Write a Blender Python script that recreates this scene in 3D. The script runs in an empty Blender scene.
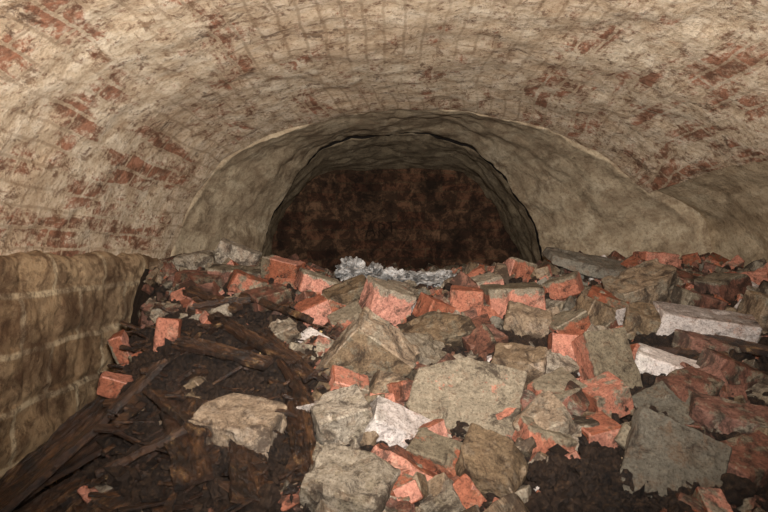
import bpy, bmesh, math, random
import numpy as np
from mathutils import Vector, Matrix, Euler, noise

EYE = 1.0
scene = bpy.context.scene
scene.view_settings.view_transform = 'Standard'
rnd = random.Random(11)

def lin(c):
    r = []
    for v in c:
        v = v/255.0
        r.append(v/12.92 if v <= 0.04045 else ((v+0.055)/1.055)**2.4)
    return (r[0], r[1], r[2], 1.0)

# ------------------------------------------------------------ material helper
class M:
    def __init__(s, name, rough=0.9, spec=0.2):
        s.m = bpy.data.materials.new(name); s.m.use_nodes = True
        s.nt = s.m.node_tree; s.n = s.nt.nodes; s.l = s.nt.links
        s.b = s.n['Principled BSDF']
        s.b.inputs['Roughness'].default_value = rough
        s.b.inputs['Specular IOR Level'].default_value = spec
    def node(s, t, **k):
        n = s.n.new(t)
        for a, b in k.items(): setattr(n, a, b)
        return n
    def link(s, a, b): s.l.new(a, b)
    def coord(s, kind='Object', scale=(1,1,1)):
        t = s.node('ShaderNodeTexCoord'); mp = s.node('ShaderNodeMapping')
        mp.inputs['Scale'].default_value = scale
        s.link(t.outputs[kind], mp.inputs['Vector']); return mp.outputs[0]
    def noise(s, vec, scale, detail=6, rough=0.6, dist=0.0):
        n = s.node('ShaderNodeTexNoise')
        n.inputs['Scale'].default_value = scale; n.inputs['Detail'].default_value = detail
        n.inputs['Roughness'].default_value = rough; n.inputs['Distortion'].default_value = dist
        s.link(vec, n.inputs['Vector']); return n.outputs['Fac']
    def ramp(s, fac, pts):
        r = s.node('ShaderNodeValToRGB'); e = r.color_ramp.elements
        while len(e) < len(pts): e.new(0.5)
        for i, (p, c) in enumerate(pts):
            e[i].position = p
            e[i].color = c if isinstance(c, tuple) else (c, c, c, 1)
        s.link(fac, r.inputs[0]); return r.outputs[0]
    def mix(s, f, a, b, mode='MIX'):
        n = s.node('ShaderNodeMix', data_type='RGBA', blend_type=mode)
        for sock, v in ((n.inputs[0], f), (n.inputs[6], a), (n.inputs[7], b)):
            if isinstance(v, (int, float, tuple)): sock.default_value = v
            else: s.link(v, sock)
        return n.outputs[2]
    def math(s, op, a, b=0.0, clamp=False):
        n = s.node('ShaderNodeMath', operation=op, use_clamp=clamp)
        for sock, v in ((n.inputs[0], a), (n.inputs[1], b)):
            if isinstance(v, (int, float)): sock.default_value = v
            else: s.link(v, sock)
        return n.outputs[0]
    def bump(s, h, strength=0.5, dist=0.01, prev=None):
        n = s.node('ShaderNodeBump'); n.inputs['Strength'].default_value = strength
        n.inputs['Distance'].default_value = dist
        s.link(h, n.inputs['Height'])
        if prev: s.link(prev, n.inputs['Normal'])
        return n.outputs[0]
    def done(s, col, nor=None):
        s.link(col, s.b.inputs['Base Color'])
        if nor: s.link(nor, s.b.inputs['Normal'])
        return s.m

def mat_vault():
    m = M('limewashed_vault_brick')
    uv = m.coord('UV'); ob = m.coord('Object'); us = m.coord('UV', (1.0, 2.2, 1))
    dn = m.node('ShaderNodeTexNoise'); dn.inputs['Scale'].default_value = 6; dn.inputs['Detail'].default_value = 5; m.link(uv, dn.inputs['Vector'])
    va = m.node('ShaderNodeVectorMath', operation='MULTIPLY_ADD')
    m.link(dn.outputs['Color'], va.inputs[0]); va.inputs[1].default_value = (.05,.04,0); m.link(uv, va.inputs[2])
    br = m.node('ShaderNodeTexBrick')
    br.inputs['Scale'].default_value = 1; br.inputs['Brick Width'].default_value = .2
    br.inputs['Row Height'].default_value = .066; br.inputs['Mortar Size'].default_value = .008
    br.inputs['Mortar Smooth'].default_value = .8
    br.inputs['Color1'].default_value = (0,0,0,1); br.inputs['Color2'].default_value = (1,1,1,1)
    m.link(va.outputs[0], br.inputs['Vector'])
    n1 = m.noise(ob, 2.2, 8, .65); n2 = m.noise(ob, 14, 8, .75); n3 = m.noise(ob, 55, 6, .75); n4 = m.noise(us, 2.6, 9, .76, .4)
    base = m.ramp(n2, [(.32, lin((168,140,112))), (.48, lin((210,189,161))), (.66, lin((238,223,200)))])
    base = m.mix(m.ramp(n1, [(.40, 0.0), (.64, .5)]), base, lin((190,158,126)))
    base = m.mix(m.ramp(n3, [(.51, 0.0), (.64, .65)]), base, lin((138,108,82)))
    sx = m.node('ShaderNodeSeparateXYZ'); m.link(ob, sx.inputs[0])
    ax = m.math('ABSOLUTE', m.math('SUBTRACT', sx.outputs[0], .1))
    rm = m.math('ADD', n4, m.math('MULTIPLY', ax, .055))
    rm = m.math('ADD', rm, m.math('MULTIPLY', br.outputs['Color'], .07))
    rm = m.math('ADD', rm, m.math('MULTIPLY', n3, .24))
    rm = m.math('SUBTRACT', rm, m.math('MULTIPLY', br.outputs['Fac'], .08))
    red = m.ramp(n2, [(.40, lin((88,50,35))), (.6, lin((166,102,72)))])
    col = m.mix(m.ramp(rm, [(.705, 0.0), (.785, .85)]), base, red)
    n5 = m.noise(us, 9, 9, .78, .6)
    col = m.mix(m.ramp(n5, [(.56, 0.0), (.615, .75)]), col, lin((118,86,62)))
    n6 = m.noise(ob, 20, 7, .75)
    col = m.mix(m.ramp(n6, [(.57, 0.0), (.625, .75)]), col, lin((98,62,44)))
    n7 = m.noise(ob, 5.5, 10, .8, .5)
    col = m.mix(m.ramp(n7, [(.57, 0.0), (.62, .78)]), col, lin((80,54,40)))
    jm = m.math('MULTIPLY', br.outputs['Fac'], m.ramp(n1, [(.38, .1), (.58, .6)]))
    col = m.mix(jm, col, lin((138,110,84)))
    nb = m.bump(br.outputs['Fac'], -.5, .010)
    nb = m.bump(n2, .8, .018, nb); nb = m.bump(n3, .9, .007, nb)
    return m.done(col, nb)

def mat_plaster(name, a, b, c, dirt, dirtamt=.7):
    m = M(name); ob = m.coord('Object'); st = m.coord('Object', (3, .8, 3))
    n1 = m.noise(st, 3, 8, .7, .5); n2 = m.noise(ob, 16, 9, .78); n3 = m.noise(ob, 60, 5, .7)
    n4 = m.noise(ob, 4, 10, .78, .6)
    col = m.ramp(n1, [(.32, lin(a)), (.5, lin(b)), (.68, lin(c))])
    col = m.mix(m.ramp(n2, [(.47, 0.0), (.64, dirtamt)]), col, lin(dirt))
    col = m.mix(m.ramp(n3, [(.50, 0.0), (.66, .5)]), col, lin(dirt))
    col = m.mix(m.ramp(n4, [(.52, 0.0), (.62, .6)]), col, lin(tuple(int(v*.75) for v in dirt)))
    nb = m.bump(n1, .4, .02); nb = m.bump(n2, .8, .014, nb); nb = m.bump(n3, .8, .006, nb)
    return m.done(col, nb)

def mat_blocks(name, w, h, mort, cols, mcol, stain, stainr=(.5,.62), warp=.06, mx=.5):
    m = M(name); uv = m.coord('UV'); ob = m.coord('Object')
    dn = m.node('ShaderNodeTexNoise'); dn.inputs['Scale'].default_value = 5; dn.inputs['Detail'].default_value = 5; m.link(uv, dn.inputs['Vector'])
    va = m.node('ShaderNodeVectorMath', operation='MULTIPLY_ADD')
    m.link(dn.outputs['Color'], va.inputs[0]); va.inputs[1].default_value = (warp,warp,0); m.link(uv, va.inputs[2])
    br = m.node('ShaderNodeTexBrick'); br.inputs['Scale'].default_value = 1
    br.inputs['Brick Width'].default_value = w; br.inputs['Row Height'].default_value = h
    br.inputs['Mortar Size'].default_value = mort; br.inputs['Mortar Smooth'].default_value = .6
    br.inputs['Color1'].default_value = lin(cols[0]); br.inputs['Color2'].default_value = lin(cols[1])
    br.inputs['Mortar'].default_value = lin(mcol)
    m.link(va.outputs[0], br.inputs['Vector'])
    n2 = m.noise(ob, 9, 9, .75, .4); n3 = m.noise(ob, 45, 6, .75); n1 = m.noise(ob, 3, 8, .65)
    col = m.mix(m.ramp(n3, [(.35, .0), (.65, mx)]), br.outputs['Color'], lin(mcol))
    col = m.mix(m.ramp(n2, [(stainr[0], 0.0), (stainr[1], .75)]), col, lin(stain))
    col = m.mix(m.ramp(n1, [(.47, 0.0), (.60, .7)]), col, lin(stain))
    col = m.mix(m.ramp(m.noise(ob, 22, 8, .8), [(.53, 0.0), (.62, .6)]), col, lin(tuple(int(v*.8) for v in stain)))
    nb = m.bump(br.outputs['Fac'], -.6, .012); nb = m.bump(n2, .8, .02, nb); nb = m.bump(n3, .9, .007, nb)
    return m.done(col, nb)

def mat_rubble(name, lo, hi, pale, dirt=(46,34,25), dirtr=(.475,.565), palr=(.5,.62), mort=((98,86,68),(150,135,110)), rough=.85):
    m = M(name, rough); ob = m.coord('Object')
    g = m.node('ShaderNodeNewGeometry')
    n1 = m.noise(ob, 17, 9, .75); n2 = m.noise(ob, 55, 9, .78); n3 = m.noise(ob, 10, 10, .78, .7); n4 = m.noise(ob, 170, 4, .7)
    n5 = m.noise(ob, 28, 9, .8, .3)
    col = m.ramp(n2, [(.34, lin(lo)), (.64, lin(hi))])
    col = m.mix(m.ramp(n1, [(palr[0], 0.0), (palr[1], .7)]), col, lin(pale))
    at = m.node('ShaderNodeAttribute'); at.attribute_name = 'mortar'
    f = m.math('ADD', at.outputs['Fac'], m.math('MULTIPLY', m.math('SUBTRACT', n1, .5), 1.8))
    f = m.ramp(f, [(.42, 0.0), (.52, 1.0)])
    mc = m.ramp(n2, [(.34, lin(mort[0])), (.64, lin(mort[1]))])
    col = m.mix(f, col, mc)
    col = m.mix(m.ramp(n5, [(.53, 0.0), (.61, .6)]), col, lin((100,72,49)))
    col = m.mix(m.ramp(n3, [(dirtr[0], 0.0), (dirtr[1], .85)]), col, lin(dirt))
    col = m.mix(m.ramp(n4, [(.50, 0.0), (.66, .6)]), col, lin(dirt))
    hsv = m.node('ShaderNodeHueSaturation'); m.link(col, hsv.inputs['Color'])
    m.link(m.math('ADD', m.math('MULTIPLY', g.outputs['Random Per Island'], .65), .62), hsv.inputs['Value'])
    m.link(m.math('ADD', m.math('MULTIPLY', g.outputs['Random Per Island'], -.2), .96), hsv.inputs['Saturation'])
    nb = m.bump(n1, .5, .009); nb = m.bump(n2, .8, .006, nb); nb = m.bump(n4, .7, .003, nb)
    return m.done(hsv.outputs[0], nb)

def mat_soil(name='damp_black_soil', k=1.0):
    m = M(name, .7, .35); ob = m.coord('Object')
    n1 = m.noise(ob, 6, 8, .7); n2 = m.noise(ob, 70, 9, .8); n3 = m.noise(ob, 25, 8, .8)
    s = lambda c: lin(tuple(min(255, int(v*k)) for v in c))
    col = m.ramp(n2, [(.36, s((14,10,8))), (.53, s((42,30,21))), (.70, s((92,70,50)))])
    col = m.mix(m.ramp(n1, [(.45, 0.0), (.65, .6)]), col, s((60,41,27)))
    col = m.mix(m.ramp(n3, [(.58, 0.0), (.66, .6)]), col, s((90,65,44)))
    nb = m.bump(n2, 1.0, .015); nb = m.bump(n3, .8, .02, nb)
    return m.done(col, nb)

def mat_wood():
    m = M('rotten_wet_wood', .36, .6); ob = m.coord('Object', (1.2, 14, 14)); o2 = m.coord('Object')
    n1 = m.noise(ob, 4, 8, .75, .6); n2 = m.noise(o2, 18, 9, .78)
    col = m.ramp(n1, [(.32, lin((22,13,8))), (.5, lin((60,38,24))), (.68, lin((112,78,49)))])
    col = m.mix(m.ramp(n2, [(.48, 0.0), (.58, .88)]), col, lin((20,13,9)))
    col = m.mix(m.ramp(m.noise(o2, 12, 9, .8), [(.60, 0.0), (.66, .65)]), col, lin((164,130,88)))
    nb = m.bump(n1, .9, .012); nb = m.bump(n2, .8, .014, nb)
    return m.done(col, nb)

def mat_bag():
    m = M('grey_polythene', .35, .4); ob = m.coord('Object')
    n = m.noise(ob, 14, 4, .6, 1.4)
    col = m.ramp(n, [(.38, lin((84,82,80))), (.6, lin((176,172,168)))])
    return m.done(col, m.bump(n, .9, .02))

def plain(name, c, rough=.9):
    m = M(name, rough); ob = m.coord('Object')
    n = m.noise(ob, 30, 6, .7)
    d = tuple(int(v*.6) for v in c)
    return m.done(m.ramp(n, [(.35, lin(d)), (.65, lin(c))]))

MAT_VAULT = mat_vault()
MAT_INNER = mat_plaster('hewn_plaster', (146,126,102), (182,163,135), (208,191,163), (112,88,66), .6)
MAT_DEEP = mat_plaster('dark_plaster', (128,113,92), (168,150,122), (190,172,144), (78,60,45), .65)  # darker version of the tunnel plaster, used beyond the crack
MAT_CRACK = plain('open_joint_shade', (30,24,20))  # shadow inside the ceiling crack, painted as near-black on the groove faces
MAT_RWALL = mat_plaster('smooth_render', (158,137,109), (192,171,141), (214,197,167), (124,100,74), .5)
MAT_LWALL = mat_blocks('sandstone_blocks', .36, .17, .013, ((148,118,86),(182,154,120)), (212,190,156), (84,60,43), (.47,.58), .035, .25)
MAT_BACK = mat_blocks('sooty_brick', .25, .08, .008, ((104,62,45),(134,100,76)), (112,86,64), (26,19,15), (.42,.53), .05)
MAT_BRICK = mat_rubble('orange_brick', (136,72,46), (188,108,72), (190,152,122), palr=(.56,.68), dirtr=(.52,.61))
MAT_BRICKD = mat_rubble('dull_red_brick', (94,54,39), (138,85,62), (146,114,90), palr=(.57,.68), dirtr=(.46,.56))
MAT_MORT = mat_rubble('lime_mortar', (106,93,76), (162,148,126), (130,102,76))
MAT_STONE = mat_rubble('tan_sandstone', (98,77,54), (150,125,94), (140,124,104), dirt=(52,38,27))
MAT_SLATE = mat_rubble('greenish_grey_stone', (86,80,69), (124,116,101), (112,96,78), mort=((90,84,72),(132,123,106)), dirtr=(.52,.63))
MAT_WHITE = mat_rubble('limewashed_brick', (156,142,134), (206,192,182), (176,130,106), palr=(.54,.64), mort=((150,138,128),(200,188,176)), dirtr=(.54,.64))
MAT_SOIL = mat_soil(); MAT_CLOD = mat_soil('crumbly_earth', 1.05); MAT_WOOD = mat_wood(); MAT_BAG = mat_bag()
MAT_FUNG = plain('pale_flakes', (190,160,112))
MASS = {'brick':0,'bd':1,'mort':2,'stone':3,'slate':4,'white':5,'clod':6,'flake':7,'wood':8}
MLIST = [MAT_BRICK, MAT_BRICKD, MAT_MORT, MAT_STONE, MAT_SLATE, MAT_WHITE, MAT_CLOD, MAT_FUNG, MAT_WOOD]

# ------------------------------------------------------------ tunnel surfaces
def resample(pts, n):
    P = [np.array(p, float) for p in pts]
    P = [2*P[0]-P[1]] + P + [2*P[-1]-P[-2]]
    out = []
    for i in range(1, len(P)-2):
        for t in np.linspace(0, 1, 24, endpoint=False):
            p0,p1,p2,p3 = P[i-1],P[i],P[i+1],P[i+2]
            out.append(.5*((2*p1)+(-p0+p2)*t+(2*p0-5*p1+4*p2-p3)*t*t+(-p0+3*p1-3*p2+p3)*t**3))
    out.append(P[-2]); out = np.array(out)
    d = np.r_[0, np.cumsum(np.linalg.norm(np.diff(out, axis=0), axis=1))]
    s = np.linspace(0, d[-1], n)
    return np.c_[np.interp(s, d, out[:,0]), np.interp(s, d, out[:,1])], d[-1]

def grid_obj(name, V, UV, F, mat, midx=None):
    me = bpy.data.meshes.new(name); me.from_pydata(V, [], F)
    uvl = me.uv_layers.new(name='UVMap')
    vi = np.empty(len(me.loops), int); me.loops.foreach_get('vertex_index', vi)
    uvl.data.foreach_set('uv', np.array(UV)[vi].ravel())
    me.polygons.foreach_set('use_smooth', [True]*len(me.polygons))
    for m in (mat if isinstance(mat, list) else [mat]): me.materials.append(m)
    if midx: me.polygons.foreach_set('material_index', np.asarray(midx, dtype=np.int32))
    o = bpy.data.objects.new(name, me); scene.collection.objects.link(o); return o

def block_relief(u, v, w=.36, h=.17, amt=.009):
    u += .03*noise.noise(Vector((u*4, v*4, 0))); v += .022*noise.noise(Vector((u*4, v*4, 5)))
    r = math.floor(v/h); uu = u/w+(.5 if r % 2 else 0); c = math.floor(uu)
    fu = (uu-c); fv = v/h-r
    e = min(min(fu, 1-fu)*w, min(fv, 1-fv)*h)
    g = max(0, 1-e/.02)
    off = (noise.cell(Vector((c*1.7+.3, r*2.3+.3, .5))))*.5
    return -g*amt+off*amt*.9*(1-g)

def loft(name, rows, mat, amp=.012, fr=4.0, rowmat=None, relief=None):
    n = len(rows[0][1]); verts = []; uvs = []
    for y, pr in rows:
        L = np.r_[0, np.cumsum(np.linalg.norm(np.diff(pr, axis=0), axis=1))]
        tang = np.gradient(pr, axis=0)
        for i in range(n):
            x, z = pr[i]; t = tang[i]; l = math.hypot(*t)+1e-9
            nx, nz = t[1]/l, -t[0]/l
            p = Vector((x, y, z))
            a = noise.fractal(p*fr, .8, 2.1, 5)*amp + noise.noise(p*1.7)*amp + noise.noise(p*11)*amp*.35
            if relief: a += relief(y, L[i])
            verts.append((x+nx*a, y+a*.3, z+nz*a+EYE)); uvs.append((y, L[i]))
    faces = []; mi = []
    for j in range(len(rows)-1):
        for i in range(n-1):
            a = j*n+i; faces.append((a, a+1, a+n+1, a+n))
            if rowmat: mi.append(rowmat[j])
    return grid_obj(name, verts, uvs, faces, mat, mi)

outer = [(-1.13,-.02),(-1.10,.09),(-1.02,.27),(-.87,.475),(-.71,.585),(-.48,.67),(-.22,.728),(0,.752),(.28,.755),(.58,.733),(.9,.65),(1.15,.52),(1.38,.345)]
outer_end = [(-1.08,-.02),(-1.045,.10),(-.978,.258),(-.838,.449),(-.692,.554),(-.47,.639),(-.22,.699),(0,.724),(.28,.726),(.58,.704),(.872,.629),(1.113,.494),(1.335,.325)]
rwall = [(1.36,.345),(1.50,.26),(1.62,.15),(1.70,-.07),(1.80,-.32),(1.85,-.75)]
lwall = [(-1.10,-.78),(-1.09,-.4),(-1.085,-.2),(-1.085,-.04),(-1.10,-.005),(-1.14,.01)]
lip = [(-1.0,-.75),(-1.045,-.3),(-1.07,-.05),(-1.04,.10),(-.975,.255),(-.835,.445),(-.69,.55),(-.47,.635),(-.22,.695),(0,.72),(.28,.722),(.58,.70),(.87,.625),(1.11,.49),(1.33,.32),(1.54,.15),(1.63,-.07),(1.72,-.32),(1.76,-.75)]
rim = [(-.80,-.75),(-.80,-.35),(-.79,-.1),(-.755,.10),(-.69,.30),(-.595,.475),(-.43,.65),(-.30,.725),(-.15,.76),(.10,.778),(.33,.77),(.50,.735),(.63,.645),(.74,.52),(.83,.38),(.93,.20),(1.01,-.02),(1.05,-.3),(1.06,-.75)]
backp = [(-.92,-.75),(-.92,-.35),(-.90,-.1),(-.86,.12),(-.79,.30),(-.70,.45),(-.54,.60),(-.36,.66),(-.18,.68),(.15,.69),(.40,.685),(.56,.67),(.70,.61),(.80,.50),(.90,.36),(.98,.18),(1.05,.0),(1.08,-.3),(1.08,-.75)]
BK = 5.0/4.62
backp = [(a*BK, b*BK*.97) for a, b in backp]
N = 190
po,_ = resample(outer, N); pe,_ = resample(outer_end, N)
ys = np.linspace(-.9, 3.02, 180)
def blend_end(y):
    t = max(0, min(1, (y-2.55)/.45)); t = t*t*(3-2*t)
    return po*(1-t)+pe*t
loft('ceiling', [(y, blend_end(y)) for y in ys], MAT_VAULT, .013)
pr,_ = resample(rwall, 60); loft('wall_right', [(y, pr) for y in np.linspace(-.9, 3.02, 150)], MAT_RWALL, .018)
pl,_ = resample(lwall, 90); loft('wall_left', [(y, pl) for y in np.linspace(-.9, 3.01, 330)], MAT_LWALL, .018, 5, None, block_relief)
lp,_ = resample(lip, N); rp,_ = resample(rim, N); bp_,_ = resample(backp, N)
cen = np.array([.25, -.1])
rows = [(3.03, cen+(lp-cen)*1.08), (3.022, cen+(lp-cen)*1.03), (3.02, cen+(lp-cen)*1.01), (3.02, lp)]; rm = [0,0,0]
for t in np.linspace(0, 1, 44)[1:]:
    e = t**1.1
    rows.append((3.02+.78*t, lp*(1-e)+rp*e)); rm.append(0)
c2 = np.array([.15, 0.0])
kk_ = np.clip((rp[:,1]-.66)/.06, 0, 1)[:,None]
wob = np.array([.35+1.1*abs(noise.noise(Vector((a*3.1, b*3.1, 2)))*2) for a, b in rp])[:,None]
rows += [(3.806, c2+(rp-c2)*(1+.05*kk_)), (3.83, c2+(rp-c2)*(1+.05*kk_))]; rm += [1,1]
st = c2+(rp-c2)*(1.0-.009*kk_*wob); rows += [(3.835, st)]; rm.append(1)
for t in np.linspace(0, 1, 44)[1:]:
    rows.append((3.835+1.2*t, st*(1-t)+bp_*t)); rm.append(2)
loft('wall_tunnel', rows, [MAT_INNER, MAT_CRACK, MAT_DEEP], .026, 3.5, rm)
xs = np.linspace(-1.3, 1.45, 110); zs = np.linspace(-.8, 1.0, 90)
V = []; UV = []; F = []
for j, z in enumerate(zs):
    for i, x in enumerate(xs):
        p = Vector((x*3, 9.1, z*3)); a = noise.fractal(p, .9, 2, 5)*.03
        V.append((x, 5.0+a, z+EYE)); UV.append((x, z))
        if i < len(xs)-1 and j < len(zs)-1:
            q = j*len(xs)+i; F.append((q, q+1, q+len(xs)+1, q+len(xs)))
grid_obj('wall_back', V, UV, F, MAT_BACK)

def scrawl(strokes, name):
    cu = bpy.data.curves.new(name, 'CURVE'); cu.dimensions = '3D'; cu.bevel_depth = .007; cu.bevel_resolution = 1
    for s in strokes:
        sp = cu.splines.new('POLY'); sp.points.add(len(s)-1)
        for i, (a, b) in enumerate(s): sp.points[i].co = (a, 0, b, 1)
    o = bpy.data.objects.new(name, cu); cu.materials.append(plain('soot_paint', (50,35,26)))
    o.location = (-.15, 4.995, EYE+.16); scene.collection.objects.link(o)
scrawl([[(0,0),(.035,.12),(.075,.005)],[(.015,.045),(.06,.05)],[(.11,0),(.108,.115),(.15,.10),(.152,.065),(.112,.055),(.16,0)],[(.215,0),(.21,.12)],[(.175,.115),(.25,.125)]], 'graffiti_lettering')

# ------------------------------------------------------------ ground
def sm(a, b, x):
    t = max(0, min(1, (x-a)/(b-a))); return t*t*(3-2*t)
def H(x, y):
    top = -.10
    top += .045*sm(-.35, -.6, x) + .04*sm(.6, .9, x) - .05*sm(.5, 0, abs(x-.02))*sm(3.4, 2.6, y)
    s = -.908+.323*y
    kk = .04; h = max(kk-abs(s-top), 0)/kk
    z = min(s, top)-h*h*kk*.25
    if y > 2.7: z -= .03*(sm(2.7, 3.5, y))
    xe = -1.02+max(0, 2.4-y)*.33
    if y > 2.4: xe = -1.02-(y-2.4)*.6
    m = sm(xe-.10, xe+.12, x)
    return max(-.68, -.66*(1-m)+z*m)
nx, ny = 260, 430
X = np.linspace(-1.35, 2.0, nx); Y = np.linspace(-.8, 5.1, ny)
V = []; F = []; UV = []
for j, y in enumerate(Y):
    for i, x in enumerate(X):
        p = Vector((x, y, 0))
        z = H(x, y)-.020+noise.fractal(p*7, .8, 2.1, 6)*.030+noise.noise(p*45)*.008+noise.noise(p*90)*.005
        V.append((x, y, z+EYE)); UV.append((x, y))
        if i < nx-1 and j < ny-1:
            q = j*nx+i; F.append((q, q+1, q+nx+1, q+nx))
grid_obj('floor', V, UV, F, MAT_SOIL)

# ------------------------------------------------------------ masonry fragments
def fragment(dims, seed, cuts=3, edge=.022, rough=.006, bev=.0035, depth=(.60,.90), jit=.07):
    r = random.Random(seed); bm = bmesh.new()
    bmesh.ops.create_cube(bm, size=1.0)
    for v in bm.verts:
        v.co = Vector((v.co.x*dims[0]*(1+r.uniform(-jit,jit)), v.co.y*dims[1]*(1+r.uniform(-jit,jit)), v.co.z*dims[2]*(1+r.uniform(-jit,jit))))
    for _ in range(cuts):
        n = Vector((r.choice((-1,1))*r.uniform(.2,1)/dims[0], r.choice((-1,1))*r.uniform(.1,1)/dims[1], r.choice((-1,1))*r.uniform(0,.9)/dims[2])).normalized()
        ext = max(v.co.dot(n) for v in bm.verts)
        bmesh.ops.bisect_plane(bm, geom=bm.verts[:]+bm.edges[:]+bm.faces[:], plane_co=n*ext*r.uniform(*depth), plane_no=n, clear_outer=True)
        bmesh.ops.holes_fill(bm, edges=[e for e in bm.edges if e.is_boundary], sides=0)
    bmesh.ops.remove_doubles(bm, verts=bm.verts[:], dist=.0015)
    try: bmesh.ops.bevel(bm, geom=bm.edges[:], offset=min(bev, min(dims)*.1), segments=1, profile=.6, affect='EDGES')
    except Exception: pass
    bmesh.ops.triangulate(bm, faces=bm.faces[:])
    for _ in range(6):
        le = [e for e in bm.edges if e.calc_length() > edge]
        if not le: break
        bmesh.ops.subdivide_edges(bm, edges=le, cuts=1)
        bmesh.ops.triangulate(bm, faces=[f for f in bm.faces if len(f.verts) > 3])
    bm.normal_update()
    off = Vector((seed*1.37 % 50, seed*.71 % 31, 0))
    mv = []
    for v in bm.verts:
        d = noise.fractal(v.co*24+off, .9, 2.0, 5)*rough*.6
        e = noise.noise(v.co*22+off*2)
        if e > .32: d -= (e-.32)*rough*4
        mv.append(v.normal*d)
    for v, d in zip(bm.verts, mv): v.co += d
    bm.verts.index_update()
    Vv = np.array([v.co[:] for v in bm.verts]); Ff = [tuple(v.index for v in f.verts) for f in bm.faces]
    bm.free(); return Vv, Ff

def mort_attr(V, mode, dims):
    if mode == 'top': a = (V[:,2]/(dims[2]*.5)-.2)*.9
    elif mode == 'front': a = (-V[:,1]/(dims[1]*.5)-.2)*.9
    elif mode == 'side': a = (-V[:,0]/(dims[0]*.5)-.1)*.9
    elif mode == 'some': a = np.full(len(V), .42)
    else: a = np.full(len(V), .14)
    return np.clip(a, -.1, 1.0)

def mesh_from(name, V, F, attr, mats, midx=None):
    me = bpy.data.meshes.new(name); me.from_pydata(V.tolist(), [], F)
    a = me.attributes.new('mortar', 'FLOAT', 'POINT'); a.data.foreach_set('value', np.asarray(attr, dtype=np.float32))
    for m in mats: me.materials.append(m)
    if midx is not None: me.polygons.foreach_set('material_index', np.asarray(midx, dtype=np.int32))
    me.polygons.foreach_set('use_smooth', [True]*len(me.polygons))
    me.update()
    me.set_sharp_from_angle(angle=math.radians(24))
    return me

def place(name, x, y, dims, kind, mode='none', rot=(0,0,0), lift=0.0, cuts=3, seed=None):
    seed = seed if seed is not None else rnd.randint(1, 9999)
    dims = tuple(d*.95 for d in dims)
    V, F = fragment(dims, seed, cuts, .010, .0055 if kind in ('brick','bd','white','slate') else .009)
    me = mesh_from(name, V, F, mort_attr(V, mode, dims), [MLIST[MASS[kind]]])
    o = bpy.data.objects.new(name, me)
    o.rotation_euler = Euler([math.radians(a) for a in rot])
    o.location = (x, y, EYE+H(x, y)+lift*.6+min(dims)*.2)
    scene.collection.objects.link(o); return o

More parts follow.
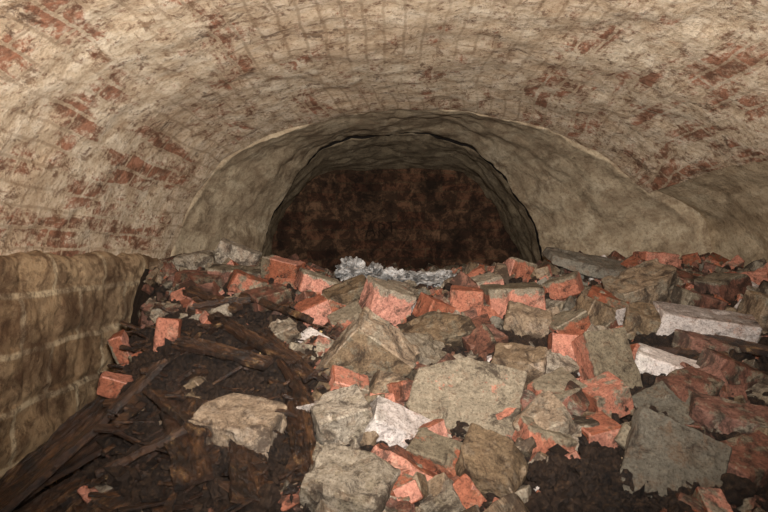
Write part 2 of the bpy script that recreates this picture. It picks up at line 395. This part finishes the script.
B='broken_brick'; S='stone_chunk'; Mo='mortar_lump'; SL='stone_slab'
hero = [
 ('masonry_slab', .205,1.53,(.29,.24,.10),'brick','top',(44,10,-14),.03,4),
 (B,.01,2.10,(.16,.13,.13),'brick','top',(18,14,25),.07,1),
 (B,.455,2.12,(.215,.13,.145),'brick','top',(4,-3,6),.04,0),
 (B,.29,2.12,(.12,.12,.11),'brick','none',(6,4,-8),.06,1),
 ('limewashed_brick',1.02,1.91,(.31,.13,.085),'white','none',(14,8,-10),.09,0),
 (S,-.05,1.72,(.21,.12,.23),'stone','some',(30,38,10),.04,4),
 (SL,.60,1.26,(.20,.24,.045),'slate','none',(50,22,-18),.05,2),
 (S,-.10,1.42,(.13,.12,.15),'mort','some',(20,-12,20),.03,4),
 (Mo,-.07,1.23,(.18,.14,.12),'mort','some',(25,10,-15),.01,5),
 ('limewashed_brick',.04,1.42,(.19,.085,.07),'white','side',(30,28,10),.04,0),
 (S,.225,1.28,(.15,.13,.13),'stone','none',(30,20,-20),.01,5),
 (S,.38,1.44,(.14,.12,.10),'stone','some',(20,-20,10),.02,4),
 (B,.62,1.66,(.13,.10,.22),'brick','front',(-24,-5,12),.05,0),
 (B,.54,1.77,(.11,.09,.11),'brick','none',(-10,5,-6),.06,0),
 (S,.95,2.20,(.26,.16,.17),'stone','some',(20,-18,10),.04,5),
 (SL,.86,2.52,(.36,.2,.05),'slate','some',(18,10,5),.08,3),
 (S,.69,2.0,(.13,.12,.15),'stone','none',(10,24,20),.04,4),
 (B,1.17,2.58,(.16,.11,.075),'brick','none',(0,4,8),.07,0),
 (B,-.24,2.05,(.11,.10,.085),'brick','none',(10,-24,20),.06,1),
 (B,-.42,2.48,(.165,.11,.11),'brick','side',(5,12,-12),.04,1),
 (S,-.645,2.62,(.18,.13,.13),'mort','none',(8,22,10),.05,4),
 (B,-.60,2.42,(.21,.12,.075),'bd','top',(10,4,8),.05,0),
 (B,-.67,1.86,(.07,.08,.12),'brick','none',(-8,4,10),.07,0),
 (B,-.75,1.70,(.11,.07,.055),'brick','none',(10,20,20),.12,0),
 (B,-.85,1.98,(.05,.08,.18),'brick','side',(5,-22,10),.10,0),
 (S,-.34,1.42,(.20,.15,.13),'stone','none',(20,8,-12),.01,5),
 (B,-.25,2.32,(.18,.12,.08),'brick','top',(10,18,20),.05,1),
 (B,-.41,2.15,(.14,.11,.10),'bd','some',(12,-14,35),.05,1),
 (S,.165,1.92,(.24,.16,.10),'stone','some',(32,-10,10),.03,4),
 (B,.17,2.07,(.10,.10,.09),'brick','none',(15,20,30),.05,1),
 (S,.385,1.70,(.15,.11,.10),'stone','none',(20,5,-20),.04,4),
 (B,.57,1.55,(.11,.10,.085),'brick','some',(12,-18,12),.04,0),
 (B,.50,1.41,(.09,.09,.06),'brick','none',(8,-10,10),.04,1),
 (B,.84,1.46,(.19,.11,.08),'bd','some',(14,12,-14),.03,1),
 (B,.80,1.31,(.17,.11,.08),'bd','some',(18,-8,18),.02,1),
 (B,.80,1.58,(.16,.11,.08),'bd','some',(18,-6,30),.04,1),
 (B,.80,1.70,(.18,.10,.075),'white','side',(14,16,-20),.04,0),
 (B,.97,1.66,(.20,.10,.075),'bd','some',(12,22,12),.05,1),
 (S,.86,1.95,(.17,.12,.12),'stone','some',(20,12,-20),.04,4),
 (B,.60,1.95,(.13,.09,.09),'brick','top',(10,-25,10),.05,1),
 (B,.37,1.39,(.12,.09,.07),'brick','top',(20,12,20),.03,1),
 (B,.02,1.24,(.10,.08,.07),'brick','some',(20,12,-30),.0,2),
 (B,.56,2.5,(.12,.09,.09),'brick','top',(5,16,20),.06,1),
 (B,.68,2.3,(.16,.1,.08),'brick','top',(10,-20,-30),.05,0),
 (S,-.80,2.55,(.17,.12,.09),'mort','some',(8,-12,10),.06,4),
 (B,-.72,2.35,(.18,.11,.08),'bd','some',(10,10,-12),.05,1),
 (S,-.13,2.22,(.17,.12,.10),'stone','some',(20,-20,10),.03,4),
 (Mo,.06,2.28,(.14,.12,.09),'mort','none',(14,20,10),.0,4),
 (Mo,-.33,1.90,(.12,.10,.08),'mort','none',(14,-20,30),.04,4),
 (Mo,.11,1.80,(.15,.12,.08),'mort','some',(34,16,20),.02,4),
 (B,.45,1.57,(.14,.10,.08),'brick','top',(24,-12,30),.04,1),
 (B,.98,1.82,(.18,.11,.08),'bd','some',(12,10,20),.03,1),
 (B,1.05,2.36,(.17,.11,.09),'brick','some',(6,14,12),.05,1),
 (B,1.30,2.30,(.18,.12,.10),'bd','top',(6,-16,22),.05,1),
 (S,1.32,2.05,(.20,.14,.12),'stone','some',(16,14,12),.04,4),
 (B,.31,1.86,(.13,.1,.07),'bd','none',(22,-16,12),.04,1),
 (S,.47,1.98,(.15,.11,.1),'stone','none',(22,14,-12),.03,4),
 (SL,.72,1.52,(.15,.14,.04),'slate','some',(40,-22,12),.04,3),
 (B,.30,1.50,(.10,.08,.07),'brick','none',(20,-20,24),.03,1),
 (B,.12,1.33,(.13,.08,.07),'brick','top',(24,12,-24),.03,1),
 (Mo,.48,1.72,(.12,.10,.06),'mort','some',(34,-12,24),.03,4),
 (B,-.52,2.30,(.15,.10,.08),'brick','some',(12,22,24),.06,1),
 (B,-.12,2.02,(.12,.09,.08),'brick','top',(22,-22,14),.03,1),
 (B,.80,2.16,(.15,.10,.08),'brick','some',(12,18,-24),.04,1),
 (B,.38,2.32,(.16,.10,.08),'brick','top',(8,-12,24),.04,1),
 (B,1.12,2.14,(.17,.10,.08),'bd','side',(12,14,16),.05,0),
 (B,-.10,1.62,(.11,.08,.07),'brick','some',(26,18,14),.03,1),
]
for h in hero:
    place(h[0], h[1], h[2], h[3], h[4], h[5], h[6], h[7], h[8])

protos = []
for i in range(52):
    brick = i % 2 == 0
    dims = (rnd.uniform(.9,1.7), rnd.uniform(.75,1.0), rnd.uniform(.5,.75)) if brick else (rnd.uniform(.8,1.3), rnd.uniform(.7,1.1), rnd.uniform(.3,.85))
    d = tuple(v*.1 for v in dims)
    V, F = fragment(d, 500+i, rnd.choice((0,1,1,2)) if brick else 5, .018, .0055 if brick else .008)
    protos.append((V, F, d, brick))
tiny = []
for i in range(16):
    d = (rnd.uniform(.08,.13), rnd.uniform(.06,.1), rnd.uniform(.03,.08))
    V, F = fragment(d, 900+i, 4, .07, .006, .004)
    tiny.append((V, F, d, i % 2 == 0))
clods = []
for i in range(8):
    V, F = fragment((.1,.1,.085), 1300+i, 6, .024, .05, .008)
    clods.append((V, F, (.1,.1,.085), False))
splin = []
for i in range(6):
    d = (.14, .022, .008); V, F = fragment(d, 1500+i, 3, .03, .003, .002)
    splin.append((V, F, d, False))

def mass(name, items, mats):
    Vs=[]; Fs=[]; At=[]; Mi=[]; off=0
    for (pv, pf, at, R, s, loc, mi) in items:
        W = (pv*s) @ np.array(R.to_3x3()).T + np.array(loc)
        Vs.append(W); At.append(at); Mi += [mi]*len(pf)
        Fs += [tuple(k+off for k in f) for f in pf]; off += len(pv)
    me = mesh_from(name, np.vstack(Vs), Fs, np.concatenate(At), mats, Mi)
    o = bpy.data.objects.new(name, me); scene.collection.objects.link(o); return o

def inside(x, y):
    if y < 3.0: return -1.0 < x < 1.6
    t = (y-3)/.8
    return -.95+.2*min(t,1) < x < 1.5-.55*min(t,1)
items = []; n = 0
while n < 1300:
    y = 1.0+3.4*rnd.random()**1.25; x = rnd.uniform(-1.0, 1.6)
    if not inside(x, y) or y > 4.5: continue
    if x < -1.02+max(0, 2.4-y)*.33: continue
    dens = 1.0
    if x < -.2 and y < 2.02: dens = .12
    if .28 < x < .62 and y < 1.33: dens = .12
    if x > .62 and y < 1.9: dens = .5
    if y > 3.1: dens = .25
    if abs(x-.03) < .32 and 2.38 < y < 2.9: dens = .12
    if rnd.random() > dens: continue
    p = rnd.choice(protos); s = rnd.choice((.35,.45,.55,.7,.85,1.05) if p[3] else (.3,.4,.5,.6,.75,.95))
    if p[3]:
        kind = rnd.choices(('brick','bd','white'), (7,5,1))[0]; mode = rnd.choice(('none','some','top','side','some','front'))
    else:
        kind = rnd.choices(('mort','stone','slate'), (4,4,1))[0]; mode = rnd.choice(('none','some'))
    if (x > .7 and y < 1.7) and kind == 'brick': kind = 'bd'
    if y > 3.0 and kind == 'brick': kind = 'bd'
    R = Euler((rnd.uniform(-.6,1.0), rnd.uniform(-.7,.7), rnd.uniform(-3.1,3.1))).to_matrix()
    items.append((p[0], p[1], mort_attr(p[0], mode, p[2]), R, s, (x, y, EYE+H(x,y)+rnd.uniform(-.012,.026)), MASS[kind])); n += 1
for _ in range(7500):
    y = 1.0+3.0*rnd.random()**1.3; x = rnd.uniform(-1.05, 1.6)
    if not inside(x, y): continue
    p = rnd.choice(tiny); s = rnd.uniform(.06, .30)
    kind = rnd.choices(('brick','bd','mort','stone','white','clod'), (3,4,3,4,1,9))[0]
    if x < -.2 and y < 2.0: kind = rnd.choices(('bd','stone','flake','clod'), (3,5,1,14))[0]
    R = Euler((rnd.uniform(-3,3), rnd.uniform(-3,3), rnd.uniform(-3,3))).to_matrix()
    items.append((p[0], p[1], mort_attr(p[0], 'none', p[2]), R, s, (x, y, EYE+H(x,y)+rnd.uniform(-.01,.024)), MASS[kind]))
for _ in range(5600):
    reg = rnd.random()
    if reg < .26: x, y = rnd.gauss(-.5, .17), rnd.gauss(1.87, .15)
    elif reg < .34: x, y = rnd.gauss(.47, .10), rnd.gauss(1.25, .06)
    elif reg < .40: x, y = rnd.gauss(.42, .08), rnd.gauss(1.86, .05)
    elif reg < .52: x, y = rnd.gauss(.9, .12), rnd.gauss(1.85, .1)
    elif reg < .66: x, y = rnd.uniform(-1.0, 0), rnd.uniform(1.1, 1.6)
    elif reg < .72: x, y = rnd.uniform(.6, 1.0), rnd.uniform(1.15, 1.6)
    else: x, y = rnd.uniform(-.9, 1.3), rnd.uniform(1.1, 2.6)
    if not (1.0 < y and -1.0 < x < 1.5): continue
    p = rnd.choice(clods); s = .08+.42*rnd.random()**2.6
    R = Euler((rnd.uniform(-3,3), rnd.uniform(-3,3), rnd.uniform(-3,3))).to_matrix()
    items.append((p[0], p[1], mort_attr(p[0], 'none', p[2]), R, s, (x, y, EYE+H(x,y)+rnd.uniform(-.01,.032)), 6))
for _ in range(360):
    x, y = rnd.uniform(-.95, -.1), rnd.uniform(1.15, 2.15)
    p = rnd.choice(splin); s = rnd.uniform(.3, 1.1)
    R = Euler((rnd.uniform(-.6,.6), rnd.uniform(-.6,.6), rnd.gauss(.7,.8))).to_matrix()
    items.append((p[0], p[1], mort_attr(p[0], 'none', p[2]), R, s, (x, y, EYE+H(x,y)+rnd.uniform(.01,.05)), 8))
mass('brick_rubble_pile', items, MLIST)

# ------------------------------------------------------------ rotten boards
def board(p0, p1, w, th, roll, off=.035, seed=1):
    a = Vector((p0[0], p0[1], EYE+H(*p0)+off*.78)); b = Vector((p1[0], p1[1], EYE+H(*p1)+off*.78))
    L = (b-a).length; nX = max(10, int(L/.007)); nW = 14
    bm = bmesh.new()
    def row(k, top):
        t = k/nX; vs = []
        for j in range(nW+1):
            s = j/nW-.5
            jag = noise.noise(Vector((s*14, seed, 1)))*.24
            xx = (t-.5)*L*(1+jag*2)
            ww = w*(1+.22*noise.noise(Vector((t*5, seed, 3)))+.12*noise.noise(Vector((t*22, seed, 8+(s>0)))))
            zz = (th*.5 if top else -th*.5) + .006*math.sin(t*2.6+seed) + .006*noise.noise(Vector((t*5, s*9, seed)))
            zz += .005*noise.noise(Vector((t*16, s*22, seed)))*(1 if top else .3)
            vs.append(bm.verts.new((xx, s*ww, zz)))
        return vs
    T = [row(k, True) for k in range(nX+1)]; Bt = [row(k, False) for k in range(nX+1)]
    for k in range(nX):
        for j in range(nW):
            bm.faces.new((T[k][j], T[k+1][j], T[k+1][j+1], T[k][j+1]))
            bm.faces.new((Bt[k][j+1], Bt[k+1][j+1], Bt[k+1][j], Bt[k][j]))
        bm.faces.new((T[k+1][0], T[k][0], Bt[k][0], Bt[k+1][0]))
        bm.faces.new((T[k][nW], T[k+1][nW], Bt[k+1][nW], Bt[k][nW]))
    for j in range(nW):
        bm.faces.new((T[0][j], T[0][j+1], Bt[0][j+1], Bt[0][j]))
        bm.faces.new((T[nX][j+1], T[nX][j], Bt[nX][j], Bt[nX][j+1]))
    bmesh.ops.recalc_face_normals(bm, faces=bm.faces[:])
    me = bpy.data.meshes.new('rotten_board'); bm.to_mesh(me); bm.free(); me.materials.append(MAT_WOOD)
    o = bpy.data.objects.new('rotten_board', me); scene.collection.objects.link(o)
    xd = (b-a).normalized(); zd = Vector((0,0,1)); yd = zd.cross(xd).normalized(); zd = xd.cross(yd)
    R = Matrix((xd, yd, zd)).transposed() @ Matrix.Rotation(roll, 3, 'X')
    o.matrix_world = Matrix.Translation((a+b)/2) @ R.to_4x4()
bl = [((-.56,1.97),(-.25,1.68),.04,.018,.3,.09),((-.5,2.15),(-.24,1.92),.035,.018,-.4,.10),((-.38,1.86),(-.20,1.62),.045,.017,.5,.08),
 ((-.53,1.57),(-.93,1.42),.10,.014,-.2,.07),((-.45,1.49),(-.72,1.24),.11,.014,.1,.08),((-.36,1.40),(-.58,1.17),.10,.014,-.1,.06),
 ((-.50,1.46),(-.38,1.20),.08,.014,.25,.09),((-.31,1.36),(-.26,1.17),.08,.014,-.3,.06),((-.23,1.56),(-.16,1.26),.055,.014,.3,.06),
 ((-.50,1.62),(-.90,1.74),.07,.014,.2,.10),((-.78,1.78),(-.98,1.48),.08,.014,-.2,.05),((-.62,1.66),(-.86,1.32),.09,.015,.35,.10),
 ((-.68,1.40),(-.86,1.22),.10,.014,0,.05),((-.30,1.74),(-.16,1.45),.04,.016,-.5,.07),((-.62,1.80),(-.32,1.66),.045,.017,.4,.09),
 ((.87,1.95),(1.13,1.76),.045,.018,.3,.08),((.72,1.80),(1.0,1.74),.035,.016,.3,.06),((-.72,2.2),(-.5,2.05),.045,.017,.3,.09),
 ((-.66,2.08),(-.42,2.12),.04,.017,-.3,.08),((-.44,1.36),(-.62,1.30),.06,.014,.2,.10),((-.58,1.52),(-.40,1.33),.06,.014,-.3,.10)]
for i, b in enumerate(bl): board(*b, seed=i*3+2)

# ------------------------------------------------------------ crumpled plastic bag
bm = bmesh.new()
for (x, y, z, sx, sy, sz) in [(-.14,2.60,-.065,.055,.07,.05),(-.06,2.60,-.085,.06,.08,.045),(.04,2.53,-.10,.07,.08,.04),(.14,2.50,-.105,.10,.08,.035),(.24,2.54,-.10,.06,.07,.035),(-.09,2.50,-.11,.06,.06,.035)]:
    r = bmesh.ops.create_icosphere(bm, subdivisions=5, radius=1.0)
    for v in r['verts']:
        n0 = v.co.copy(); q = n0*1.3+Vector((x*20, y, z))
        d = 0
        for k, am in ((1,.6),(2.1,.34),(4.2,.16)):
            d += (abs(noise.noise(q*k))*2-.45)*am
        p = n0*(1-d)
        v.co = Vector((x+p.x*sx, y+p.y*sy, EYE+z+p.z*sz))
me = bpy.data.meshes.new('crumpled_plastic_bag'); bm.to_mesh(me); bm.free(); me.materials.append(MAT_BAG)
o = bpy.data.objects.new('crumpled_plastic_bag', me); scene.collection.objects.link(o)

# ------------------------------------------------------------ light / world / camera
ld = bpy.data.lights.new('flash_lamp', 'SPOT'); ld.energy = 370; ld.spot_size = math.radians(110); ld.spot_blend = 1.0
ld.shadow_soft_size = .03; ld.color = (1, .955, .90)
lo = bpy.data.objects.new('flash_lamp', ld); lo.location = (.03, -.02, EYE+.09)
lo.rotation_euler = (math.radians(90+15), 0, 0); scene.collection.objects.link(lo)
w = bpy.data.worlds.new('World'); scene.world = w; w.use_nodes = True
w.node_tree.nodes['Background'].inputs[0].default_value = (1, .9, .8, 1); w.node_tree.nodes['Background'].inputs[1].default_value = .03
cd = bpy.data.cameras.new('camera'); cd.lens = 28.125; cd.sensor_width = 36; cd.clip_start = .02
co = bpy.data.objects.new('camera', cd); co.location = (0, 0, EYE); co.rotation_euler = (math.pi/2, 0, 0)
scene.collection.objects.link(co); scene.camera = co
